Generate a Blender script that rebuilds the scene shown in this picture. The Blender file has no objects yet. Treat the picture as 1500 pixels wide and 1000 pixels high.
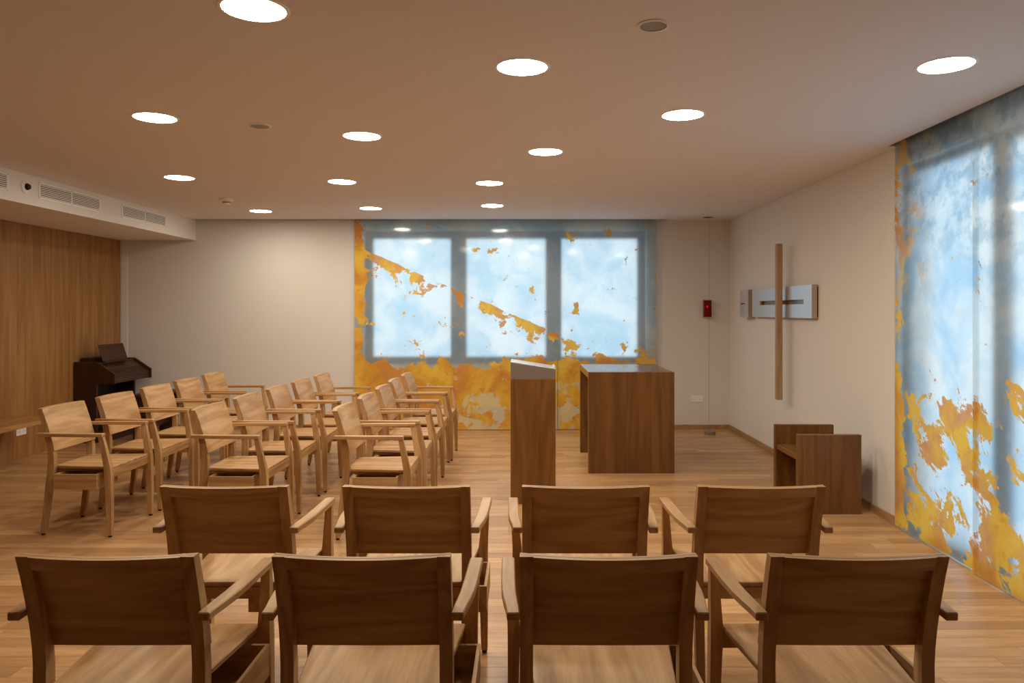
import bpy, bmesh, math, random
from mathutils import Vector, Matrix
random.seed(7)
S = bpy.context.scene
C = S.collection

# ------------------------------------------------------------------ camera
FPX, VPX, VPY = 1100.0, 768.0, 455.0      # focal length and vanishing point in the 1500x1000 frame
EYE = 1.48
cd = bpy.data.cameras.new('camera')
cd.sensor_width = 36.0
cd.lens = FPX / 1500 * 36
cd.shift_x = -(VPX - 750) / 1500
cd.shift_y = (VPY - 500) / 1500
cd.clip_start = 0.05
cam = bpy.data.objects.new('camera', cd)
C.objects.link(cam)
cam.location = (0, 0, EYE)
cam.rotation_euler = (math.pi / 2, 0, 0)
S.camera = cam

# ------------------------------------------------------------------ world and exposure
SKY_STRENGTH = 1.5
LAMP_STRENGTH = 108.0
w = bpy.data.worlds.new('overcast_sky')
w.use_nodes = True
bg = w.node_tree.nodes['Background']
bg.inputs['Color'].default_value = (0.78, 0.905, 1.0, 1)
bg.inputs['Strength'].default_value = SKY_STRENGTH
S.world = w
S.view_settings.view_transform = 'Standard'
S.view_settings.look = 'None'
S.view_settings.gamma = 1
S.view_settings.use_curve_mapping = False
S.view_settings.exposure = 0.0
S.cycles.max_bounces = 10
S.cycles.diffuse_bounces = 5
S.cycles.transmission_bounces = 6
S.cycles.sample_clamp_indirect = 6
S.cycles.use_denoising = True

# ------------------------------------------------------------------ material helpers
def lin(r, g, b):
    f = lambda c: (c / 255 / 12.92) if c / 255 <= 0.04045 else ((c / 255 + 0.055) / 1.055) ** 2.4
    return (f(r), f(g), f(b), 1)

class NT:
    def __init__(s, name):
        s.m = bpy.data.materials.new(name)
        s.m.use_nodes = True
        s.t = s.m.node_tree
        s.t.nodes.clear()
        s.out = s.t.nodes.new('ShaderNodeOutputMaterial')
    def n(s, typ, **kw):
        nd = s.t.nodes.new(typ)
        for k, v in kw.items():
            setattr(nd, k, v)
        return nd
    def link(s, a, b):
        s.t.links.new(a, b)
    def put(s, sock, v):
        if isinstance(v, bpy.types.NodeSocket):
            s.t.links.new(v, sock)
        else:
            sock.default_value = v
    def math(s, op, a, b=None, c=None, clamp=False):
        nd = s.n('ShaderNodeMath', operation=op, use_clamp=clamp)
        s.put(nd.inputs[0], a)
        if b is not None: s.put(nd.inputs[1], b)
        if c is not None: s.put(nd.inputs[2], c)
        return nd.outputs[0]
    def vmath(s, op, a, b):
        nd = s.n('ShaderNodeVectorMath', operation=op)
        s.put(nd.inputs[0], a); s.put(nd.inputs[1], b)
        return nd.outputs[0]
    def noise(s, vec, scale, detail=4, rough=0.55, dist=0.0):
        nd = s.n('ShaderNodeTexNoise')
        s.put(nd.inputs['Vector'], vec)
        nd.inputs['Scale'].default_value = scale
        nd.inputs['Detail'].default_value = detail
        nd.inputs['Roughness'].default_value = rough
        nd.inputs['Distortion'].default_value = dist
        return nd.outputs[0]
    def smooth(s, v, lo, hi, a=0.0, b=1.0):
        nd = s.n('ShaderNodeMapRange', interpolation_type='SMOOTHSTEP')
        s.put(nd.inputs[0], v); s.put(nd.inputs[1], lo); s.put(nd.inputs[2], hi)
        s.put(nd.inputs[3], a); s.put(nd.inputs[4], b)
        return nd.outputs[0]
    def mixc(s, f, a, b, mode='MIX'):
        nd = s.n('ShaderNodeMix', data_type='RGBA', blend_type=mode)
        s.put(nd.inputs[0], f); s.put(nd.inputs[6], a); s.put(nd.inputs[7], b)
        return nd.outputs[2]
    def mixs(s, f, a, b):
        nd = s.n('ShaderNodeMixShader')
        s.put(nd.inputs[0], f); s.link(a, nd.inputs[1]); s.link(b, nd.inputs[2])
        return nd.outputs[0]
    def bsdf(s, col, rough=0.5, metal=0.0, normal=None, spec=0.5):
        p = s.n('ShaderNodeBsdfPrincipled')
        s.put(p.inputs['Base Color'], col); s.put(p.inputs['Roughness'], rough)
        p.inputs['Metallic'].default_value = metal
        p.inputs['Specular IOR Level'].default_value = spec
        if normal is not None: s.link(normal, p.inputs['Normal'])
        return p.outputs[0]
    def bump(s, h, strength=0.1, dist=0.01):
        b = s.n('ShaderNodeBump')
        b.inputs['Strength'].default_value = strength
        b.inputs['Distance'].default_value = dist
        s.link(h, b.inputs['Height'])
        return b.outputs[0]
    def done(s, sh):
        s.link(sh, s.out.inputs['Surface'])
        return s.m

def plain(name, col, rough=0.5, metal=0.0, grain=0.0, gscale=60, spec=0.5):
    t = NT(name)
    co = t.n('ShaderNodeTexCoord').outputs['Object']
    nz = t.noise(co, gscale, 3)
    c = t.mixc(t.math('MULTIPLY', nz, grain), col, (col[0] * .6, col[1] * .6, col[2] * .6, 1))
    return t.done(t.bsdf(c, rough, metal, t.bump(nz, 0.05, 0.002), spec))

def wood(name, dark, light, axis, rough=0.42, ring=26.0, stave=None, contrast=1.0, spec=0.4):
    """oak with the grain along one object axis; stave = width of the glued boards across the grain"""
    t = NT(name)
    co = t.n('ShaderNodeTexCoord').outputs['Object']
    oi = t.n('ShaderNodeObjectInfo')
    off = t.n('ShaderNodeCombineXYZ')
    r10 = t.math('MULTIPLY', oi.outputs['Random'], 37.0)
    for i in range(3): t.link(r10, off.inputs[i])
    sc = [1.0, 1.0, 1.0]; sc['xyz'.index(axis)] = 0.09
    v = t.vmath('ADD', t.vmath('MULTIPLY', co, tuple(sc)), off.outputs[0])
    tone = None
    if stave:
        wdt, ax = stave
        sp = t.n('ShaderNodeSeparateXYZ'); t.link(co, sp.inputs[0])
        idx = t.math('FLOOR', t.math('DIVIDE', sp.outputs['xyz'.index(ax)], wdt))
        wn = t.n('ShaderNodeTexWhiteNoise', noise_dimensions='1D')
        t.link(t.math('ADD', idx, r10), wn.inputs['W'])
        tone = wn.outputs['Value']
        o2 = t.n('ShaderNodeCombineXYZ')
        for i in range(3): t.link(t.math('MULTIPLY', tone, 9.0), o2.inputs[i])
        v = t.vmath('ADD', v, o2.outputs[0])
    low = t.noise(v, 3.2, 3, 0.5)
    rings = t.math('MULTIPLY_ADD', t.math('SINE', t.math('MULTIPLY', low, ring * 3.0)), 0.5, 0.5)
    mid = t.noise(v, 14, 5, 0.6)
    fine = t.noise(v, 110, 3, 0.6)
    k = t.math('ADD', t.math('MULTIPLY', rings, 0.22 * contrast), t.math('MULTIPLY', mid, 0.62 * contrast))
    k = t.math('ADD', k, t.math('MULTIPLY', fine, 0.42 * contrast))
    k = t.smooth(k, 0.28 * contrast, 0.98 * contrast)
    c = t.mixc(k, light, dark)
    if tone is not None:
        c = t.mixc(t.math('MULTIPLY', tone, 0.35), c, dark)
    c = t.mixc(t.math('MULTIPLY', oi.outputs['Random'], 0.16), c, dark)
    return t.done(t.bsdf(c, t.math('MULTIPLY_ADD', mid, 0.15, rough - .07), 0, t.bump(fine, 0.08, 0.002), spec))

OAK_L, OAK_D = lin(204, 166, 118), lin(156, 112, 66)
M = {}
for a in 'xyz':
    M['oak_' + a] = wood('light_oak_' + a, OAK_D, OAK_L, a)
for a in 'xyz':
    M['smoked_' + a] = wood('smoked_oak_' + a, lin(94, 59, 25), lin(140, 94, 47), a, 0.36, 18,
                            (0.115, {'x': 'y', 'y': 'x', 'z': 'x'}[a]))
M['altar_top'] = wood('altar_top_oak', lin(94, 59, 25), lin(140, 94, 47), 'y', 0.22, 18, (0.115, 'x'), 1.0, 0.8)
M['panel_oak'] = wood('wall_oak_veneer', lin(136, 94, 48), lin(174, 128, 76), 'z', 0.45, 14, None, 1.0)
M['bench_oak'] = wood('bench_oak', lin(142, 100, 54), lin(180, 134, 82), 'y', 0.4)
M['skirting'] = wood('skirting_oak', lin(150, 110, 72), lin(186, 146, 104), 'y', 0.45)
M['organ'] = wood('dark_brown_organ_wood', lin(46, 24, 12), lin(74, 42, 24), 'y', 0.35, 20)
M['organ_z'] = wood('dark_brown_organ_side', lin(46, 24, 12), lin(70, 40, 22), 'z', 0.4, 20)
M['cross_wood'] = wood('pale_cross_wood', lin(150, 118, 84), lin(182, 150, 114), 'z', 0.5)
M['wall'] = plain('white_wall_paint', lin(222, 217, 212), 0.9, 0, 0.05, 30, .2)
M['ceil'] = plain('matt_ceiling_paint', lin(226, 222, 221), 0.95, 0, 0.04, 20, .1)
M['soffit'] = plain('white_soffit_paint', lin(232, 228, 224), 0.8, 0, 0.03, 20, .2)
M['white'] = plain('white_plastic', lin(240, 239, 236), 0.4)
M['offwhite'] = plain('warm_white_enamel', lin(222, 218, 212), 0.5)
M['black'] = plain('black_rubber', lin(18, 17, 16), 0.6)
M['dark'] = plain('dark_void', lin(30, 27, 24), 0.8)
M['grey'] = plain('grey_mesh', lin(158, 155, 152), 0.6, 0, .5, 300)
M['alu'] = plain('brushed_aluminium', lin(222, 224, 227), 0.42, 1.0, 0.15, 90)
M['alu_side'] = plain('satin_champagne_metal', lin(190, 170, 150), 0.45, 0.5, 0.1, 60)
M['brass'] = plain('brass_inlay', lin(176, 132, 60), 0.35, 1.0)
M['lectern_top'] = plain('grey_satin_metal', lin(150, 140, 134), 0.35, 0.6, 0.1, 60)
M['winframe'] = plain('grey_window_frame', lin(96, 106, 116), 0.45)
M['subfloor'] = plain('subfloor', lin(70, 46, 28), 0.9)

def emit(name, col, k):
    t = NT(name)
    e = t.n('ShaderNodeEmission')
    e.inputs['Color'].default_value = col; e.inputs['Strength'].default_value = k
    return t.done(e.outputs[0])
M['lamp'] = emit('lit_lamp_diffuser', (1.0, 0.895, 0.72, 1), LAMP_STRENGTH)
M['flame'] = emit('small_flame', (1.0, 0.22, 0.05, 1), 5)

def red_glass():
    t = NT('red_lamp_glass')
    tr = t.n('ShaderNodeBsdfTransparent'); tr.inputs[0].default_value = (0.55, 0.02, 0.05, 1)
    return t.done(t.mixs(0.55, tr.outputs[0], t.bsdf(lin(130, 8, 20), 0.12)))
M['redglass'] = red_glass()

def window_glass():
    t = NT('clear_window_glass')
    tr = t.n('ShaderNodeBsdfTransparent'); tr.inputs[0].default_value = (0.95, 0.97, 0.98, 1)
    gl = t.n('ShaderNodeBsdfGlossy'); gl.inputs['Roughness'].default_value = 0.02
    return t.done(t.mixs(0.05, tr.outputs[0], gl.outputs[0]))
M['pane'] = window_glass()
def glass_edge():
    t = NT('glass_edge')
    tr = t.n('ShaderNodeBsdfTransparent'); tr.inputs[0].default_value = (0.92, 0.97, 0.96, 1)
    gl = t.n('ShaderNodeBsdfGlossy'); gl.inputs['Roughness'].default_value = 0.1
    return t.done(t.mixs(0.06, tr.outputs[0], gl.outputs[0]))
M['edge'] = glass_edge()

def floor_wood():
    t = NT('oak_parquet')
    co = t.n('ShaderNodeTexCoord').outputs['Object']
    at = t.n('ShaderNodeAttribute', attribute_name='tone')
    tone = at.outputs['Fac']
    o2 = t.n('ShaderNodeCombineXYZ')
    for i in range(3): t.link(t.math('MULTIPLY', tone, 41.0), o2.inputs[i])
    v = t.vmath('ADD', t.vmath('MULTIPLY', co, (0.1, 1, 1)), o2.outputs[0])
    low = t.noise(v, 5, 3); mid = t.noise(v, 26, 5, .6); fine = t.noise(v, 180, 2)
    k = t.math('ADD', t.math('MULTIPLY', low, .3), t.math('ADD', t.math('MULTIPLY', mid, .5), t.math('MULTIPLY', fine, .2)))
    k = t.smooth(k, .3, .72)
    c = t.mixc(k, lin(212, 168, 120), lin(168, 124, 80))
    c = t.mixc(t.smooth(tone, 0.0, 1.0, 0.0, 0.5), c, lin(142, 100, 60))
    return t.done(t.bsdf(c, t.math('MULTIPLY_ADD', mid, .12, .27), 0, t.bump(fine, .04, .001), .5))
M['floor'] = floor_wood()

# -------- frosted, painted art glass: rough clear glass with flakes of translucent yellow enamel
def art_glass(name, right):
    t = NT(name)
    uv = t.n('ShaderNodeUVMap', uv_map='UVMap').outputs[0]
    sp = t.n('ShaderNodeSeparateXYZ'); t.link(uv, sp.inputs[0])
    u, v = sp.outputs[0], sp.outputs[1]
    if right:      # flakes drawn out along a falling diagonal
        cb_ = t.n('ShaderNodeCombineXYZ')
        t.link(t.math('MULTIPLY_ADD', u, 0.55, t.math('MULTIPLY', v, -0.40)), cb_.inputs[0])
        t.link(t.math('MULTIPLY_ADD', u, 0.62, t.math('MULTIPLY', v, 0.85)), cb_.inputs[1])
        pv = cb_.outputs[0]
    else:
        pv = uv
    patch = t.noise(pv, 4.2 if right else 4.3, 10, 0.70 if right else 0.66, 0.35)      # ragged flakes
    patch = t.math('MULTIPLY_ADD', patch, 1.9, -0.45)
    big = t.noise(uv, 1.05, 2, 0.5)
    shade = t.noise(uv, 2.2, 4, 0.55, 0.4)
    if right:
        grad = t.math('ADD', t.smooth(v, 0.85, 1.20, 0.05, -0.20), t.smooth(v, 0.0, 0.45, 0.07, 0.0))
        left_edge = t.smooth(u, 10.03, 10.16, 0.24, 0.0)
        grad = t.math('ADD', grad, left_edge)
    else:
        low = t.smooth(v, 0.70, 0.98, 0.26, -0.20)
        pale = t.math('MULTIPLY', t.smooth(v, 0.30, 0.66, 1.0, 0.0), t.smooth(u, 1.1, 1.35, -0.06, -0.27))
        line = t.math('MULTIPLY_ADD', u, -0.434, 2.29)
        dist = t.math('SUBTRACT', line, v)                       # >0 below the diagonal
        band = t.math('MULTIPLY', t.smooth(dist, -0.012, 0.012), t.math('ADD', t.smooth(dist, 0.02, 0.14, 0.26, 0.0), t.smooth(dist, 0.10, 0.50, 0.19, 0.05)))
        amp = t.math('ADD', t.smooth(u, 0.3, 1.2, 1.0, 0.45), t.math('MULTIPLY', t.smooth(u, 1.5, 1.8), t.smooth(u, 2.4, 2.7, .40, 0.1)))
        band = t.math('MULTIPLY', band, amp)
        edge = t.smooth(u, 0.05, 0.18, 0.36, 0.0)
        edge = t.math('ADD', edge, t.smooth(u, 3.6, 3.75, 0.0, 0.12))
        grad = t.math('ADD', t.math('ADD', low, pale), t.math('ADD', band, edge))
    k = t.math('ADD', patch, grad)
    mask = t.smooth(k, 0.535, 0.56)
    if right:      # greenish yellow smudges high up near the wall end
        sm = t.math('MULTIPLY', t.smooth(t.noise(uv, 5.5, 6, .6), .50, .60), t.smooth(u, 10.12, 10.55, 0.75, 0.0))
        mask = t.math('MAXIMUM', mask, t.math('MULTIPLY', sm, t.smooth(v, 1.45, 1.75)))
    mask = t.math('MULTIPLY', mask, t.smooth(shade, 0.3, 0.6, 0.80, 0.98))
    ycol = t.mixc(t.smooth(shade, 0.38, 0.62), lin(226, 146, 14), lin(250, 206, 84))
    ycol = t.mixc(t.smooth(t.noise(uv, 9, 5, .65), .52, .68, 0, .40), ycol, lin(206, 112, 20))
    # small dark crackle
    fl = t.noise(uv, 11, 9, 0.72, 0.9)
    crack = t.math('MULTIPLY', t.smooth(fl, 0.635, 0.66), t.smooth(t.noise(uv, 1.9, 2), 0.47, 0.62))
    # paint
    di = t.n('ShaderNodeBsdfDiffuse'); t.link(ycol, di.inputs[0])
    tl = t.n('ShaderNodeBsdfTranslucent'); t.link(ycol, tl.inputs[0])
    paint = t.mixs(0.28 if not right else 0.4, di.outputs[0], tl.outputs[0])
    # frosted glass
    tint = t.mixc(t.smooth(shade, 0.35, 0.68), (1.0, 1.0, 1.0, 1), (0.66, 0.82, 0.93, 1) if not right else (0.50, 0.74, 0.95, 1))
    if right:
        tint = t.mixc(t.math('MULTIPLY', t.smooth(v, 1.2, 2.3), t.smooth(t.noise(uv, 6, 6, .65), .45, .62, 0, .75)), tint, (0.32, 0.52, 0.70, 1))
    tint = t.mixc(t.math('MULTIPLY', crack, 0.85), tint, (0.16, 0.22, 0.26, 1))
    rf = t.n('ShaderNodeBsdfRefraction')
    t.link(tint, rf.inputs['Color']); rf.inputs['Roughness'].default_value = 0.54; rf.inputs['IOR'].default_value = 1.42
    td = t.n('ShaderNodeBsdfTranslucent'); t.link(tint, td.inputs[0])
    hz = t.mixc(0.65, tint, (0.60, 0.56, 0.42, 1))
    dd = t.n('ShaderNodeBsdfDiffuse'); t.link(hz, dd.inputs[0])
    haze = t.mixs(0.5, dd.outputs[0], td.outputs[0])
    clear = t.mixs(0.34, rf.outputs[0], haze)
    if not right:      # cream put into the colour below the sill for room light on pale patches
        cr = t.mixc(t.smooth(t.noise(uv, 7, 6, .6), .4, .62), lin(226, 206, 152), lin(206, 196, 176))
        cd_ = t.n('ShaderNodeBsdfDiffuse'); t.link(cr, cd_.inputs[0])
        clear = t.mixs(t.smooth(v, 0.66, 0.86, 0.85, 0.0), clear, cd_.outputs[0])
    body = t.mixs(mask, clear, paint)
    gl = t.n('ShaderNodeBsdfGlossy'); gl.inputs['Roughness'].default_value = 0.08
    fr = t.n('ShaderNodeFresnel'); fr.inputs['IOR'].default_value = 1.4
    return t.done(t.mixs(fr.outputs[0], body, gl.outputs[0]))
M['art_back'] = art_glass('painted_frosted_glass_back', False)
M['art_right'] = art_glass('painted_frosted_glass_right', True)

# ------------------------------------------------------------------ mesh helpers
def new():
    return bmesh.new()
def bx(bm, x0, x1, y0, y1, z0, z1, bev=0.0):
    r = bmesh.ops.create_cube(bm, size=1.0)
    vs = r['verts']
    for v in vs:
        v.co = Vector(((x0 + x1) / 2 + v.co.x * (x1 - x0), (y0 + y1) / 2 + v.co.y * (y1 - y0), (z0 + z1) / 2 + v.co.z * (z1 - z0)))
    if bev:
        es = list({e for v in vs for e in v.link_edges})
        bmesh.ops.bevel(bm, geom=es, offset=bev, segments=1, affect='EDGES', profile=0.5)
    return bm
def loft(bm, secs, bev=0.0):
    """rectangular sections (z, cx, cy, wx, wy) joined upwards"""
    rings = []
    for z, cx, cy, wx, wy in secs:
        rings.append([bm.verts.new((cx + sx * wx / 2, cy + sy * wy / 2, z)) for sx, sy in ((-1, -1), (1, -1), (1, 1), (-1, 1))])
    for a, b in zip(rings, rings[1:]):
        for i in range(4):
            bm.faces.new((a[i], a[(i + 1) % 4], b[(i + 1) % 4], b[i]))
    bm.faces.new(rings[0][::-1]); bm.faces.new(rings[-1])
    if bev:
        es = [e for e in bm.edges if len(e.link_faces) == 2 and e.calc_face_angle(0) > 0.9]
        bmesh.ops.bevel(bm, geom=es, offset=bev, segments=1, affect='EDGES', profile=0.5)
    return bm
def prism(bm, pts, axis, a, b, bev=0.0):
    """polygon in the other two axes extruded along axis from a to b"""
    def P(p, h):
        return {'x': (h, p[0], p[1]), 'y': (p[0], h, p[1]), 'z': (p[0], p[1], h)}[axis]
    A = [bm.verts.new(P(p, a)) for p in pts]
    B = [bm.verts.new(P(p, b)) for p in pts]
    n = len(pts)
    for i in range(n):
        bm.faces.new((A[i], A[(i + 1) % n], B[(i + 1) % n], B[i]))
    bm.faces.new(A[::-1]); bm.faces.new(B)
    bmesh.ops.recalc_face_normals(bm, faces=bm.faces)
    if bev:
        es = [e for e in bm.edges if e.calc_face_angle(0) > 0.6]
        bmesh.ops.bevel(bm, geom=es, offset=bev, segments=1, affect='EDGES', profile=0.5)
    return bm
def lathe(bm, prof, seg=32, cx=0, cy=0):
    """(radius, z) profile turned about a vertical axis"""
    rings = []
    for r, z in prof:
        if r < 1e-6:
            rings.append([bm.verts.new((cx, cy, z))])
        else:
            rings.append([bm.verts.new((cx + r * math.cos(2 * math.pi * i / seg), cy + r * math.sin(2 * math.pi * i / seg), z)) for i in range(seg)])
    for a, b in zip(rings, rings[1:]):
        for i in range(seg):
            j = (i + 1) % seg
            if len(a) == 1 and len(b) == 1: continue
            if len(a) == 1: bm.faces.new((a[0], b[j], b[i]))
            elif len(b) == 1: bm.faces.new((a[i], a[j], b[0]))
            else: bm.faces.new((a[i], a[j], b[j], b[i]))
    bmesh.ops.recalc_face_normals(bm, faces=bm.faces)
    return bm
def grid_slab(bm, f0, f1, us, vs):
    """closed curved slab between two surfaces f0(u,v), f1(u,v)"""
    G = [[[bm.verts.new(f(u, v)) for v in vs] for u in us] for f in (f0, f1)]
    nu, nv = len(us), len(vs)
    for s in (0, 1):
        for i in range(nu - 1):
            for j in range(nv - 1):
                bm.faces.new((G[s][i][j], G[s][i + 1][j], G[s][i + 1][j + 1], G[s][i][j + 1]))
    for i in range(nu - 1):
        for j in (0, nv - 1):
            bm.faces.new((G[0][i][j], G[0][i + 1][j], G[1][i + 1][j], G[1][i][j]))
    for j in range(nv - 1):
        for i in (0, nu - 1):
            bm.faces.new((G[0][i][j], G[0][i][j + 1], G[1][i][j + 1], G[1][i][j]))
    bmesh.ops.recalc_face_normals(bm, faces=bm.faces)
    return bm
def obj(name, bm, mat, parent=None, smooth=False):
    me = bpy.data.meshes.new(name)
    bm.to_mesh(me); bm.free()
    mats = mat if isinstance(mat, (list, tuple)) else [mat]
    for m_ in mats: me.materials.append(M[m_])
    if smooth:
        for p in me.polygons: p.use_smooth = True
        me.set_sharp_from_angle(angle=0.6)
    o = bpy.data.objects.new(name, me)
    C.objects.link(o)
    if parent: o.parent = parent
    return o
def tag(o, label, cat=None, group=None, kind=None):
    o['label'] = label
    if cat: o['category'] = cat
    if group: o['group'] = group
    if kind: o['kind'] = kind
    return o
def thing(name, label, cat, loc=(0, 0, 0), rz=0.0, group=None):
    e = bpy.data.objects.new(name, None)
    e.empty_display_size = 0.1
    C.objects.link(e)
    e.location = loc; e.rotation_euler = (0, 0, rz)
    return tag(e, label, cat, group)
def dup(o, parent=None):
    c = o.copy(); C.objects.link(c); c.parent = parent
    for ch in o.children: dup(ch, c)
    return c
def struct(name, bm, mat, label, cat='room'):
    return tag(obj(name, bm, mat), label, cat, kind='structure')

# ------------------------------------------------------------------ room shell
XL, XP, XR = -5.15, -5.05, 2.575       # left wall, face of its panelling, right wall
YB, YF = 9.40, -3.5                    # back wall, wall behind the viewer
H, HS, XS = 2.61, 2.36, -4.11          # ceiling, underside of the soffit, soffit face
WX0, WX1, WZ0, WZ1 = -2.01, 1.53, 0.80, 2.49     # opening in the back wall
NY0, NY1 = 2.15, 5.15                  # window bay in the right wall

# floor: slab + parquet
fl = struct('floor', bx(new(), XL - .2, XR + .5, YF - .1, YB + .3, -.10, -.013), 'subfloor', 'warm oak parquet floor of narrow staves', 'floor')
PW = 0.092
planks = []
row = 0
y = YF
while y < YB - 0.001:
    x = XP - random.uniform(0, .9)
    while x < XR + .38:
        L = random.uniform(0.45, 1.15)
        x0, x1 = max(x, XP), min(x + L, XR + .38)
        y1 = min(y + PW, YB)
        if x1 - x0 > .03:
            if y1 > NY0 and y < NY1: pass
            else: x1 = min(x1, XR)
            if x1 - x0 > .03: planks.append((x0, x1, y, y1))
        x += L
    y += PW
def shows(p):
    x0, x1, y0, y1 = p
    yc = (y0 + y1) / 2
    if yc < 2.96: return -1
    s = FPX / yc
    a, b = max(0, VPX + x0 * s), min(1500, VPX + x1 * s)
    if b - a < 12: return -1
    return (b - a) * (EYE * FPX / y0 - EYE * FPX / y1)
order = sorted(planks, key=shows, reverse=True)
near, rest = order[:290], order[290:]
def plank_bm(ps):
    bm = new()
    lay = bm.faces.layers.float.new('tone')
    g = 0.0006
    for x0, x1, y0, y1 in ps:
        tone = random.random()
        dz = -random.random() * 0.0004
        r = bmesh.ops.create_cube(bm, size=1.0)
        for v in r['verts']:
            v.co = Vector((x0 + g if v.co.x < 0 else x1 - g, y0 + g if v.co.y < 0 else y1 - g, -.0128 if v.co.z < 0 else dz))
        for f in {f for v in r['verts'] for f in v.link_faces}: f[lay] = tone
    return bm
for p in near:
    obj('plank', plank_bm([p]), 'floor', fl)
fo = obj('plank_field', plank_bm(rest), 'floor', fl)
fo['kind'] = 'stuff'

# ceiling with shadow slots along the back wall and over the right-hand glass
cb = new()
bx(cb, XL - .2, 2.50, YF - .1, 9.27, H, H + .14)
bx(cb, 2.50, XR + .02, 5.16, 9.27, H, H + .14)
bx(cb, 2.50, XR + .5, YF - .1, NY0 - .02, H, H + .14)
bx(cb, 1.77, XR + .02, 9.27, YB + .02, H, H + .14)
bx(cb, XL - .2, XS, 9.27, YB + .02, H, H + .14)
bx(cb, XL - .2, XR + .6, YF - .1, YB + .4, H + .24, H + .30)
struct('ceiling', cb, 'ceil', 'flat matt ceiling with round recessed lights', 'ceiling')
sb = new()
bx(sb, XL, XS, YF, YB, HS, H)
struct('ceiling_soffit', sb, 'soffit', 'white boxed-in ventilation duct along the left ceiling edge', 'soffit')

# walls
wb = new()
T = .32
bx(wb, XL - .2, WX0, YB, YB + T, -.1, H + .24)
bx(wb, WX1, XR + .5, YB, YB + T, -.1, H + .24)
bx(wb, WX0, WX1, YB, YB + T, -.1, WZ0)
bx(wb, WX0, WX1, YB, YB + T, WZ1, H + .24)
struct('wall_back', wb, 'wall', 'white back wall with a wide window behind glass panels', 'wall')
wr = new()
bx(wr, XR, XR + .45, NY1, YB, -.1, H + .24)
bx(wr, XR, XR + .45, YF, NY0, -.1, H + .24)
bx(wr, XR, XR + .45, NY0, NY1, 2.46, H + .24)
struct('wall_right', wr, 'wall', 'white right wall with a floor to ceiling window bay', 'wall')
wl = struct('wall_left', bx(new(), XL - .2, XL, YF - .1, YB + .1, -.1, H + .24), 'wall', 'left wall clad in vertical oak strips', 'wall')
struct('wall_front', bx(new(), XL - .2, XR + .5, YF - .2, YF, -.1, H + .24), 'panel_oak', 'unseen wall behind the viewer, oak veneer added to darken it', 'wall')  # unseen wall, made dark oak to cut light bounced onto the chair backs
y = YF
pw = 0.122
base = None
while y < YB - .03:
    y1 = min(y + pw, YB - .02)
    bm = bx(new(), XL, XP - random.random() * .0012, y + .0009, y1 - .0009, 0, HS - .004)
    obj('oak_strip', bm, 'panel_oak', wl)
    y = y1
struct('pale_wall_strip', bx(new(), -5.052, -4.965, YB - .005, YB, 0, HS), 'soffit', 'narrow paler strip of back wall beside the wood panelling', 'trim')  # paler strip, nearly flush, at the left end of the back wall
struct('trim_2', bx(new(), 2.310, 2.313, YB - .0015, YB, .06, 2.609), 'grey', 'fine vertical joint in the back wall by the red lamp', 'trim')

# skirting
struct('baseboard_back', bx(new(), 1.66, XR, YB - .016, YB, 0, .055), 'skirting', 'low oak skirting board under the double socket', 'skirting')
struct('baseboard_corner', bx(new(), -4.965, -2.15, YB - .016, YB, 0, .055), 'skirting', 'low oak skirting board behind the side chairs', 'skirting')
struct('baseboard_right', bx(new(), XR - .016, XR, 5.20, YB - .016, 0, .055), 'skirting', 'low oak skirting board along the right wall', 'skirting')

# windows
def window(n, rect, along, plane, label, fw=.085, mull=None):
    """rect = (a0, a1, z0, z1) along 'x' (back) or 'y' (right)"""
    a0, a1, z0, z1 = rect
    d = .07
    def B(bm, p0, p1, q0, q1, e0, e1):
        if along == 'x': bx(bm, p0, p1, e0, e1, q0, q1, .004)
        else: bx(bm, e0, e1, p0, p1, q0, q1, .004)
    bm = new()
    B(bm, a0, a0 + fw, z0, z1, plane, plane + d); B(bm, a1 - fw, a1, z0, z1, plane, plane + d)
    B(bm, a0 + fw, a1 - fw, z0, z0 + fw, plane, plane + d); B(bm, a0 + fw, a1 - fw, z1 - fw, z1, plane, plane + d)
    fr = struct('window_%d' % n, bm, 'winframe', label, 'window')
    bm = new()
    B2 = (a0 + fw, a1 - fw, z0 + fw, z1 - fw)
    if along == 'x': bx(bm, B2[0], B2[1], plane + .03, plane + .05, B2[2], B2[3])
    else: bx(bm, plane + .03, plane + .05, B2[0], B2[1], B2[2], B2[3])
    obj('pane', bm, 'pane', fr)
wp = YB + .15
e1, e2 = -0.83, 0.37
window(1, (WX0, e1, WZ0, WZ1), 'x', wp, 'left sash of the back window, bright behind painted glass', .10)
window(2, (e1, e2, WZ0, WZ1), 'x', wp, 'middle sash of the back window behind painted glass', .10)
window(3, (e2, WX1, WZ0, WZ1), 'x', wp, 'right sash of the back window behind painted glass', .10)
window(4, (4.10, NY1, -.013, 2.46), 'y', XR + .09, 'tall window in the right bay behind the first glass panel', .06)
window(5, (3.12, 4.10, -.013, 2.46), 'y', XR + .09, 'tall window in the right bay behind the second glass panel', .07)
window(6, (NY0, 3.12, -.013, 2.46), 'y', XR + .09, 'tall window in the right bay beside the viewer', .09)

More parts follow.
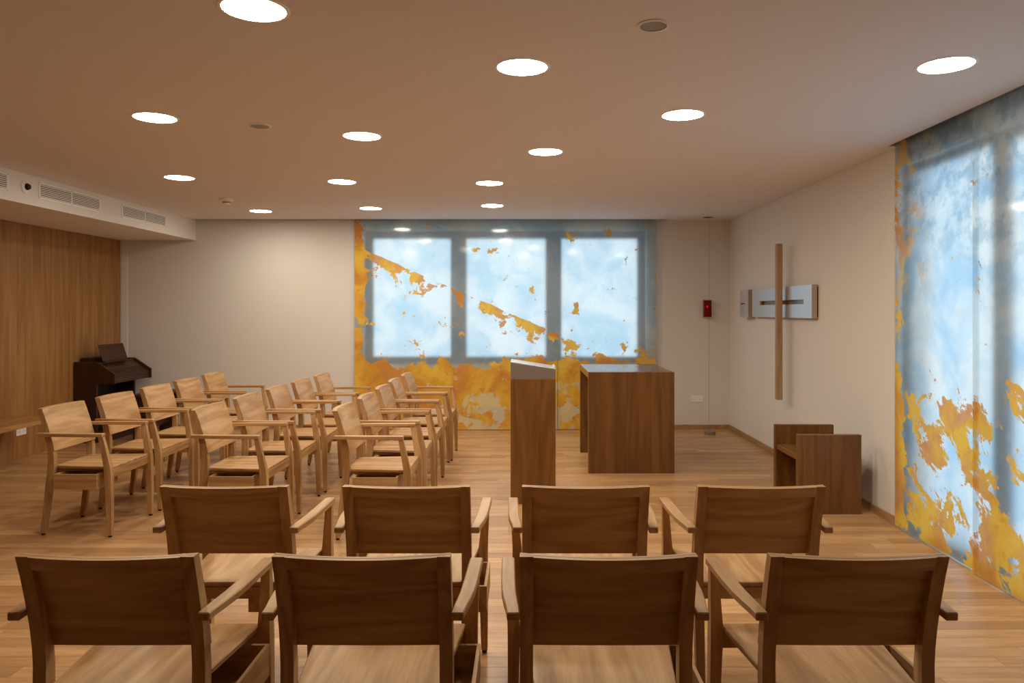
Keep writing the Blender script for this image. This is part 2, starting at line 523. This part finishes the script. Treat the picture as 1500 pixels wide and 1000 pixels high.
# ------------------------------------------------------------------ painted glass panels
def glass_panel(along, a0, a1, p0, p1, z0, z1, mat, uoff, label, group):
    bm = new()
    if along == 'x': bx(bm, a0, a1, p0, p1, z0, z1)
    else: bx(bm, p0, p1, a0, a1, z0, z1)
    uvl = bm.loops.layers.uv.new('UVMap')
    for f in bm.faces:
        f.normal_update()
        front = f.normal.y < -.5 if along == 'x' else f.normal.x < -.5
        f.material_index = 0 if front else 1
        for l in f.loops:
            c = l.vert.co
            l[uvl].uv = ((c.x + 2.11) if along == 'x' else (5.165 - c.y + uoff), c.z)
    o = obj('glass_panel', bm, [mat, 'edge'])
    return tag(o, label, 'glass panel', group)
gb = 'painted glass panels before the back window'
glass_panel('x', -2.11, -.858, 9.345, 9.357, .006, 2.80, 'art_back', 0, 'yellow and frosted white painted glass panel behind the rear chairs', gb)
glass_panel('x', -.868, .405, 9.322, 9.334, .006, 2.80, 'art_back', 0, 'yellow and frosted white painted glass panel behind the lectern', gb)
glass_panel('x', .395, 1.64, 9.345, 9.357, .006, 2.80, 'art_back', 0, 'yellow and frosted white painted glass panel behind the altar table', gb)
gr = 'painted glass panels along the right bay'
glass_panel('y', 4.19, 5.165, 2.548, 2.560, .012, 2.82, 'art_right', 10, 'tall blue and yellow painted glass panel beside the dark wooden seat', gr)
glass_panel('y', 3.20, 4.225, 2.522, 2.534, .006, 2.82, 'art_right', 10, 'tall blue and yellow painted glass panel cut by the right edge', gr)
glass_panel('y', 2.17, 3.235, 2.548, 2.560, .012, 2.82, 'art_right', 10, 'painted glass panel in the right bay nearest the viewer', gr)
rail = new()
bx(rail, 2.538, 2.542, NY0, 5.24, .0, .010); bx(rail, 2.566, 2.570, NY0, 5.24, .0, .010); bx(rail, 2.542, 2.566, NY0, 5.24, .0, .004)
tag(obj('guide_rail', rail, 'alu'), 'slim metal floor rail under the right glass panels', 'rail')

# ------------------------------------------------------------------ recessed downlights
def at_ceiling(px, py, hgt=H):
    s = (VPY - py) / (hgt - EYE)
    return ((px - VPX) / s, FPX / s)
lights = [
    (372, 13, 'large round lit downlight cut by the upper edge of the ceiling view'),
    (765, 98, 'large round lit downlight high in the middle, straight up from the lectern'),
    (1386, 95, 'round lit downlight beside the right glass panels'),
    (1000, 168, 'round lit downlight on the right between speaker grille and altar'),
    (227, 172, 'round lit downlight beside the duct, nearer of the two there'),
    (530, 199, 'round lit downlight, nearest of three in the centre left column'),
    (799, 222, 'round lit downlight above the lectern, third from the back there'),
    (263, 260, 'round lit downlight beside the duct, farther of the two there'),
    (501, 266, 'round lit downlight, second of three in the centre left column'),
    (717, 268, 'round lit downlight above the middle glass panel, second from the back'),
    (543, 305, 'round lit downlight at the back above the left glass panel'),
    (721, 301, 'round lit downlight at the back above the middle glass panel'),
    (382, 309, 'round lit downlight at the back above the bare white wall'),
]
def make_downlight():
    e = thing('downlight', '', 'lamp', (0, 0, H))
    obj('trim_ring', lathe(new(), [(.116, 0), (.116, -.004), (.128, -.003), (.131, 0)], 48), 'white', e, True)
    obj('diffuser', lathe(new(), [(0, -.009), (.04, -.0085), (.08, -.0065), (.116, -.001)], 48), 'lamp', e, True)
    return e
proto = make_downlight()
for i, (px, py, lab) in enumerate(lights):
    o = proto if i == 0 else dup(proto)
    x, y = at_ceiling(px, py)
    o.location = (x, y, H)
    tag(o, lab, 'lamp', 'round recessed downlights')

# ------------------------------------------------------------------ small ceiling fittings
def ceiling_disc(name, px, py, r, label, cat, mat_ring='offwhite', mat_mid='grey', hgt=H):
    x, y = at_ceiling(px, py, hgt)
    e = thing(name, label, cat, (x, y, hgt))
    obj('rim', lathe(new(), [(r * .8, 0), (r * .8, -.006), (r, -.004), (r * 1.03, 0)], 32), mat_ring, e, True)
    obj('grille', lathe(new(), [(0, -.0045), (r * .5, -.0045), (r * .8, -.003)], 32), mat_mid, e, True)
ceiling_disc('ceiling_speaker', 957, 37, .066, 'round grey ceiling speaker grille near the upper right', 'speaker')
ceiling_disc('ceiling_speaker', 380, 184, .070, 'round ceiling speaker grille between the left downlights', 'speaker')
ceiling_disc('ceiling_sensor', 806, 271, .034, 'small round white fitting in the ceiling above the altar', 'ceiling fitting', 'offwhite', 'offwhite')
ceiling_disc('ceiling_sensor', 1042, 286, .042, 'small round white fitting in the ceiling near the right wall', 'ceiling fitting', 'offwhite', 'offwhite')
ceiling_disc('ceiling_vent', 1037, 318, .062, 'small dark round vent in the ceiling by the back corner', 'vent', 'grey', 'dark')
ceiling_disc('duct_sensor', 225, 347, .05, 'small round white fitting under the white ventilation duct', 'ceiling fitting', 'offwhite', 'offwhite', HS)
x, y = at_ceiling(332, 291)
e = thing('smoke_detector', 'small white smoke detector below the ceiling near the duct', 'smoke detector', (x, y, H))
obj('base', lathe(new(), [(0, 0), (.062, 0), (.062, -.016), (.050, -.022), (0, -.022)], 32), 'white', e, True)
obj('sensor_head', lathe(new(), [(.045, -.022), (.040, -.034), (.028, -.056), (0, -.058)], 32), 'white', e, True)
obj('vent_slots', lathe(new(), [(.0425, -.030), (.0405, -.036), (.036, -.046), (.035, -.046)], 32), 'grey', e, True)

# ------------------------------------------------------------------ duct face: grilles and nozzle
def grille(y0, y1, label):
    e = thing('air_grille', label, 'vent', (XS, y0, 2.43), 0, 'ventilation grilles in the duct')
    z0, z1 = 0.0, .142
    L = y1 - y0
    bm = new()
    bx(bm, 0, .006, 0, L, z0, z0 + .018, .001); bx(bm, 0, .006, 0, L, z1 - .018, z1, .001)
    bx(bm, 0, .006, 0, .022, z0 + .018, z1 - .018, .001); bx(bm, 0, .006, L - .022, L, z0 + .018, z1 - .018, .001)
    bx(bm, 0, .0058, L / 2 - .006, L / 2 + .006, z0 + .018, z1 - .018)
    obj('frame', bm, 'white', e)
    obj('backing', bx(new(), .0, .0008, .02, L - .02, z0 + .016, z1 - .016), 'dark', e)
    sl = None
    for k in range(7):
        zz = z0 + .018 + (k + .5) * (z1 - z0 - .036) / 7
        if sl is None:
            bm = new()
            prism(bm, [(.001, -.0035), (.0045, -.0055), (.0052, -.0045), (.0018, .0045), (.001, .0045)], 'y', .022, L - .022)
            sl = obj('slat', bm, 'white', e); c = sl
        else:
            c = sl.copy(); C.objects.link(c); c.parent = e
        c.location = (0, 0, zz)
    for yy in (.011, L / 2, L - .011):
        for zz in (z0 + .009, z1 - .009):
            bm = lathe(new(), [(0, .0075), (.004, .0068), (.004, .005)], 8)
            bmesh.ops.rotate(bm, verts=bm.verts, matrix=Matrix.Rotation(math.pi / 2, 3, 'Y'))
            s = obj('screw', bm, 'black', e); s.location = (0, yy, zz)
grille(5.03, 5.98, 'white louvred grille in the duct cut by the left edge')
grille(6.35, 7.28, 'white louvred grille in the duct right of the round nozzle')
grille(7.66, 8.61, 'white louvred grille in the duct nearest the back wall')
e = thing('air_nozzle', 'round white nozzle with black centre on the duct face', 'nozzle', (XS, 6.18, 2.50))
bm = lathe(new(), [(0, 0), (.054, 0), (.052, .010), (.038, .016), (0, .016)], 32)
bmesh.ops.rotate(bm, verts=bm.verts, matrix=Matrix.Rotation(math.pi / 2, 3, 'Y'))
obj('flange', bm, 'white', e, True)
bm = lathe(new(), [(.026, .012), (.028, .022), (.020, .040), (.008, .046), (0, .046)], 24)
bmesh.ops.rotate(bm, verts=bm.verts, matrix=Matrix.Rotation(math.pi / 2, 3, 'Y'))
obj('ball_jet', bm, 'black', e, True)

# ------------------------------------------------------------------ wall bench and sockets
e = thing('wall_bench', 'long oak bench shelf fixed to the panelled left wall', 'bench', (0, 0, 0))
obj('seat_board', bx(new(), XP, -4.57, 0.5, 7.35, .408, .45, .003), 'bench_oak', e)
obj('support_rail', bx(new(), XP, -4.95, 0.55, 7.30, .36, .408, .002), 'bench_oak', e)
def socket(loc, rz, n, label):
    e = thing('wall_socket', label, 'socket', loc, rz)
    wdt = .075 * n
    obj('cover_plate', bx(new(), -wdt / 2, wdt / 2, -.009, 0, -.038, .038, .003), 'white', e)
    for k in range(n):
        cx = -wdt / 2 + .0375 + .075 * k
        bm = lathe(new(), [(.0215, .0102), (.0215, .0085), (.019, .0088), (0, .0088)], 24)
        bmesh.ops.rotate(bm, verts=bm.verts, matrix=Matrix.Rotation(math.pi / 2, 3, 'X'))
        s = obj('outlet', bm, 'offwhite', e, True); s.location = (cx, 0, 0)
        for dx in (-.0095, .0095):
            bm = lathe(new(), [(0, .0098), (.003, .0097), (.003, .0085)], 10)
            bmesh.ops.rotate(bm, verts=bm.verts, matrix=Matrix.Rotation(math.pi / 2, 3, 'X'))
            h = obj('pin_hole', bm, 'black', s); h.location = (dx, 0, 0)
socket((2.165, YB, .377), 0, 2, 'white double socket low on the back wall')
socket((XP, 7.53, .27), math.pi / 2, 2, 'white double socket under the wall bench')

# ------------------------------------------------------------------ organ
ox, oy0, oy1 = XP + .015, 8.40, 9.24
e = thing('organ', 'small dark brown organ with rolltop lid against the panelled wall', 'organ', (ox, oy0, 0))
W = oy1 - oy0
prof = [(0, 0), (.25, 0), (.25, .655), (.452, .660), (.452, .770), (.25, .907), (0, .907)]
for a in (0, W - .03):
    obj('side_panel', prism(new(), prof, 'y', a, a + .03, .002), 'organ_z', e)
obj('back_panel', bx(new(), .0, .018, .03, W - .03, .02, .90), 'organ', e)
obj('knee_panel', bx(new(), .03, .05, .03, W - .03, .10, .655), 'black', e)
obj('key_bed', bx(new(), .03, .43, .03, W - .03, .662, .69, .002), 'organ', e)
obj('top_board', bx(new(), 0, .255, .03, W - .03, .872, .895, .003), 'organ', e)
bm = new()                                                           # tambour lid: a smooth upper half, ribs below
n = 12
p0, p1 = Vector((.25, .882)), Vector((.436, .758))
outl = []
for i in range(n + 1):
    f = i / n
    q = p0.lerp(p1, f)
    d = Vector((.55, .83))
    outl.append(q)
    if f > .45 and i < n: outl.append(q + (p1 - p0) / n * .55 + d * .0); outl.append(q + (p1 - p0) / n * .62 - d * .006); outl.append(q + (p1 - p0) / n * .92 - d * .006)
outl += [Vector((.438, .735)), Vector((.432, .728)), Vector((.438, .715)), Vector((.432, .708)), Vector((.438, .695)), Vector((.436, .668)), Vector((.41, .668)), Vector((.41, .745)), Vector((.24, .86))]
prism(bm, [(q.x, q.y) for q in outl], 'y', .03, W - .03)
obj('rolltop_lid', bm, 'organ', e)
obj('plinth', bx(new(), .02, .33, .03, W - .03, 0, .09, .004), 'organ', e)
obj('rear_shelf', bx(new(), .0, .12, .12, W - .20, .895, .945, .004), 'organ', e)
ms = obj('music_stand', prism(new(), [(.272, .905), (.282, .908), (.225, 1.095), (.215, 1.093)], 'y', .08, .60, .002), 'organ', e)
obj('stand_ledge', bx(new(), .255, .305, .08, .60, .896, .906, .002), 'organ', ms)
e = thing('organ_bench', 'dark brown organ bench between the organ and side chairs', 'bench', (-4.22, 8.62, 0))
obj('bench_seat', bx(new(), -.13, .13, -.34, .34, .52, .55, .004), 'organ', e)
for sgn in (-1, 1):
    obj('leg', bx(new(), -.11, .11, sgn * .30 - .016, sgn * .30 + .016, 0, .52, .002), 'organ_z', e)
obj('stretcher', bx(new(), -.012, .012, -.284, .284, .16, .26, .002), 'organ', e)

# ------------------------------------------------------------------ altar, lectern, presider's seat
ax0, ax1, ay0, ay1, ah = .585, 1.368, 6.84, 7.91, .92
e = thing('altar', 'dark wooden altar table of three thick boards near the back', 'altar', (ax0, ay0, 0))
aw, ad = ax1 - ax0, ay1 - ay0
obj('front_slab', bx(new(), 0, aw, 0, .07, 0, ah, .002), 'smoked_z', e)
obj('rear_slab', bx(new(), 0, aw, ad - .07, ad, 0, ah, .002), 'smoked_z', e)
obj('table_top', bx(new(), 0, aw, .0705, ad - .0705, ah - .06, ah, .002), 'altar_top', e)

lx0, lx1, ly0, ly1 = -.105, .240, 5.75, 6.08
e = thing('lectern', 'tall dark wooden lectern with sloping grey metal top', 'lectern', (lx0, ly0, 0))
lw, ld = lx1 - lx0, ly1 - ly0
obj('pillar', bx(new(), 0, lw, 0, ld, 0, .955, .002), 'smoked_z', e)
hd = obj('sloping_head', prism(new(), [(0, .956), (lw, .956), (lw, 1.030), (0, 1.085)], 'y', 0, ld, .0015), 'lectern_top', e)
obj('reading_plate', prism(new(), [(0, 1.0855), (lw, 1.0305), (lw, 1.0365), (0, 1.0915)], 'y', .0, ld, .001), 'alu', hd)
obj('book_stop', bx(new(), lw - .012, lw, .02, ld - .02, 1.0365, 1.050, .001), 'alu', hd)

e = thing('presider_seat', 'dark wooden block seat with high board sides by the right wall', 'seat', (1.99, 5.46, 0))
for a in (0, .49):
    obj('side_board', bx(new(), 0, .462, a, a + .045, 0, .577, .002), 'smoked_z', e)
obj('seat_board', bx(new(), .01, .452, .0455, .4895, .385, .425, .002), 'smoked_y', e)
obj('back_rail', bx(new(), .42, .452, .0455, .4895, .10, .384, .002), 'smoked_y', e)

# ------------------------------------------------------------------ wall cross, tabernacle, sanctuary lamp
e = thing('wall_cross', 'cross of a pale wooden upright before a slotted metal plate', 'cross', (2.515, 7.39, 1.56))
y0, y1, z0, z1 = -.82, .90, -.146, .150
sy0, sy1, sz0, sz1 = -.625, .63, -.020, .022
bm = new()
bx(bm, 0, .047, y0, sy0, z0, z1); bx(bm, 0, .047, sy1, y1, z0, z1)
bx(bm, 0, .047, sy0, sy1, z0, sz0); bx(bm, 0, .047, sy0, sy1, sz1, z1)
bmesh.ops.remove_doubles(bm, verts=bm.verts, dist=1e-5)
for f in bm.faces:
    f.normal_update()
    f.material_index = 0 if f.normal.x < -.5 else 1
pl = obj('metal_plate', bm, ['alu', 'alu_side'], e)
obj('slot_back', bx(new(), .030, .046, sy0, sy1, sz0, sz1), 'lectern_top', pl)
obj('slot_end', bx(new(), .002, .030, sy1 - .05, sy1 - .001, sz0 + .001, sz1 - .001), 'brass', pl)
obj('upright', bx(new(), -.082, -.030, -.165, -.105, -.938, .566, .001), 'cross_wood', e)
obj('centre_pin', bx(new(), -.030, .030, -.150, -.120, -.019, .021), 'brass', e)
obj('shaded_gap_standoff', bx(new(), .047, XR - 2.515, y0 + .01, y1 - .03, z0 + .01, z1 - .02), 'dark', e)  # mount block coloured dark to stand for the shaded gap behind the plate

e = thing('tabernacle', 'small metal box with a cross-shaped joint beside the cross', 'tabernacle', (2.49, 8.36, 1.405))
bm = bx(new(), .004, XR - 2.49, 0, .30, 0, .31, .001)
obj('box_body', bm, 'alu_side', e)
for (a, b) in ((.0, .148), (.152, .30)):
    obj('door', bx(new(), -.004, .0035, a, b, 0, .31, .001), 'alu', e)
obj('cross_inlay', bx(new(), -.0075, -.0042, .10, .20, .150, .160), 'dark', e)
bm = lathe(new(), [(0, .03), (.010, .028), (.010, .006), (.006, .004), (.006, 0)], 16)
bmesh.ops.rotate(bm, verts=bm.verts, matrix=Matrix.Rotation(-math.pi / 2, 3, 'Y'))
k = obj('knob', bm, 'brass', e, True); k.location = (-.004, .17, .155)

e = thing('sanctuary_lamp', 'red glass sanctuary lamp glowing on the back wall', 'lamp', (2.282, YB, 1.395))
bm = new()
bx(bm, -.047, .047, -.006, 0, 0, .222, .001)
obj('back_plate', bm, 'alu_side', e)
bm = new()
bx(bm, -.047, .047, -.078, -.006, 0, .008); bx(bm, -.047, .047, -.078, -.006, .214, .222)
obj('holder', bm, 'alu_side', e)
obj('glass_cover', bx(new(), -.044, .044, -.074, -.007, .009, .213, .002), 'redglass', e)
cdl = obj('candle', lathe(new(), [(0, .010), (.028, .010), (.028, .118), (0, .118)], 24, 0, -.04), 'offwhite', e, True)
obj('flame', lathe(new(), [(0, .120), (.006, .130), (.007, .138), (0, .158)], 12, 0, -.04), 'flame', cdl, True)

e = thing('floor_socket', 'small round metal floor socket in front of the back corner', 'floor socket', (2.22, 8.98, 0))
obj('metal_ring', lathe(new(), [(.066, 0), (.066, .040), (.055, .044), (.050, .040)], 32), 'lectern_top', e, True)
obj('cap', lathe(new(), [(.050, .038), (.0, .038)], 32), 'grey', e, True)

# ------------------------------------------------------------------ oak armchairs
def interp(z, tab):
    for (z0, v0), (z1, v1) in zip(tab, tab[1:]):
        if z0 <= z <= z1: return v0 + (v1 - v0) * (z - z0) / (z1 - z0)
    return tab[-1][1]
REAR = [(.012, -.236, .028, .030), (.13, -.219, .031, .034), (.25, -.204, .034, .037), (.36, -.189, .036, .041), (.45, -.178, .036, .043), (.51, -.177, .036, .041),
        (.56, -.182, .036, .039), (.62, -.193, .036, .036), (.70, -.214, .036, .032), (.77, -.235, .036, .029), (.833, -.257, .036, .026)]
def front_y(z):
    return interp(z, [(a, b + d / 2) for a, b, c, d in REAR])
def make_chair():
    e = thing('armchair', '', 'chair')
    for s in (-1, 1):
        l = obj('leg', loft(new(), [(z, s * .217, cy, wx, wy) for z, cy, wx, wy in REAR], .003), 'oak_z', e)
        obj('floor_glide', lathe(new(), [(0, 0), (.011, 0), (.012, .012), (0, .012)], 12, s * .217, -.237), 'black', l, True)
        l = obj('leg', loft(new(), [(.012, s * .262, .232, .027, .028), (.22, s * .260, .228, .034, .037), (.40, s * .257, .222, .040, .045),
                                     (.455, s * .2575, .218, .040, .043), (.50, s * .261, .210, .036, .040), (.656, s * .274, .180, .026, .031)], .003), 'oak_z', e)
        obj('floor_glide', lathe(new(), [(0, 0), (.011, 0), (.012, .012), (0, .012)], 12, s * .262, .232), 'black', l, True)
        P = [(.252, -.252, .034), (.2545, -.215, .035), (.261, -.16, .038), (.2675, -.09, .041), (.271, 0, .042), (.273, .10, .042), (.275, .197, .041)]
        pts = [(s * (x + wd / 2), y) for x, y, wd in P] + [(s * (x - wd / 2), y) for x, y, wd in reversed(P)]
        obj('armrest', prism(new(), pts, 'z', .6565, .679, .003), 'oak_y', e)
    us = [-.2345 + .469 * i / 14 for i in range(15)]
    vs = [.556, .60, .65, .70, .75, .79, .815, .8335]
    bow = lambda u, v: (.004 + .030 * (v - .556) / .277) * (1 - (u / .235) ** 2)
    fy = lambda u, v: front_y(min(v, .833)) + .008 - bow(u, v)
    back = obj('backrest', grid_slab(new(), lambda u, v: (u, fy(u, v), v), lambda u, v: (u, fy(u, v) - .012, v), us, vs), 'oak_x', e, True)
    ut = [-.1995 + .399 * i / 12 for i in range(13)]
    obj('top_rail', grid_slab(new(), lambda u, v: (u, fy(u, v) - .0122, v), lambda u, v: (u, fy(u, v) - .030, v), ut, [.794, .815, .833]), 'oak_x', back, True)
    st = [(-.198, -.185), (.198, -.185), (.199, -.155), (.236, .190), (.236, .226), (-.236, .226), (-.236, .190), (-.199, -.155)]
    obj('seat', prism(new(), st, 'z', .4345, .4525, .003), 'oak_y', e)
    bm = new()
    bx(bm, -.238, .238, .204, .226, .380, .434, .002)
    obj('seat_apron', bm, 'oak_x', e)
    obj('rear_rail', bx(new(), -.199, .199, -.188, -.168, .39, .434, .002), 'oak_x', e)
    for s in (-1, 1):
        obj('seat_runner', bx(new(), s * .175 - .012, s * .175 + .012, -.167, .203, .4155, .434), 'oak_y', e)
    bm = new()
    x0, x1, y0, y1, z0, z1, t = .04, .290, -.126, .158, .315, .415, .011
    bx(bm, x0, x0 + t, y0, y1, z0, z1); bx(bm, x1 - t, x1, y0, y1, z0, z1)
    bx(bm, x0 + t, x1 - t, y0, y0 + t, z0, z1); bx(bm, x0 + t, x1 - t, y1 - t, y1, z0, z1)
    bx(bm, x0 + t, x1 - t, y0 + t, y1 - t, z0 + .004, z0 + .010)
    obj('book_tray', bm, 'oak_y', e)
    return e
chair = make_chair()
spots = []
for (xs, yy, rown) in (((-1.105, -.43, .223, .884), 2.245, 'foreground row'), ((-1.107, -.435, .227, .875), 3.03, 'second row')):
    for x, which in zip(xs, ('far left', 'centre left', 'centre right', 'far right')):
        spots.append((x, yy, 0.0, 'oak armchair seen from behind, %s of the four in the %s' % (which, rown), 'armchairs seen from behind'))
seat_n = ('nearest the viewer', 'second from the viewer', 'third and middle seat', 'fourth from the viewer', 'farthest, by the back wall')
side = [('row beside the organ', [(-2.94, 5.18), (-2.93, 5.83), (-2.935, 6.475), (-2.955, 7.12), (-2.99, 7.80)]),
        ('middle row', [(-1.898, 5.11), (-1.874, 5.74), (-1.857, 6.395), (-1.835, 7.00), (-1.815, 7.645)]),
        ('row closest to the lectern', [(-.972, 5.08), (-.958, 5.75), (-.959, 6.415), (-.969, 7.065), (-.951, 7.685)])]
for rown, ps in side:
    for (x, y), sn in zip(ps, seat_n):
        spots.append((x, y, -math.pi / 2 + math.radians(random.uniform(-.8, .8)), 'light oak armchair turned sideways, %s, %s' % (rown, sn), 'armchairs turned sideways'))
for i, (x, y, rz, lab, grp) in enumerate(spots):
    o = chair if i == 0 else dup(chair)
    o.location = (x, y, 0); o.rotation_euler = (0, 0, rz)
    tag(o, lab, 'chair', grp)
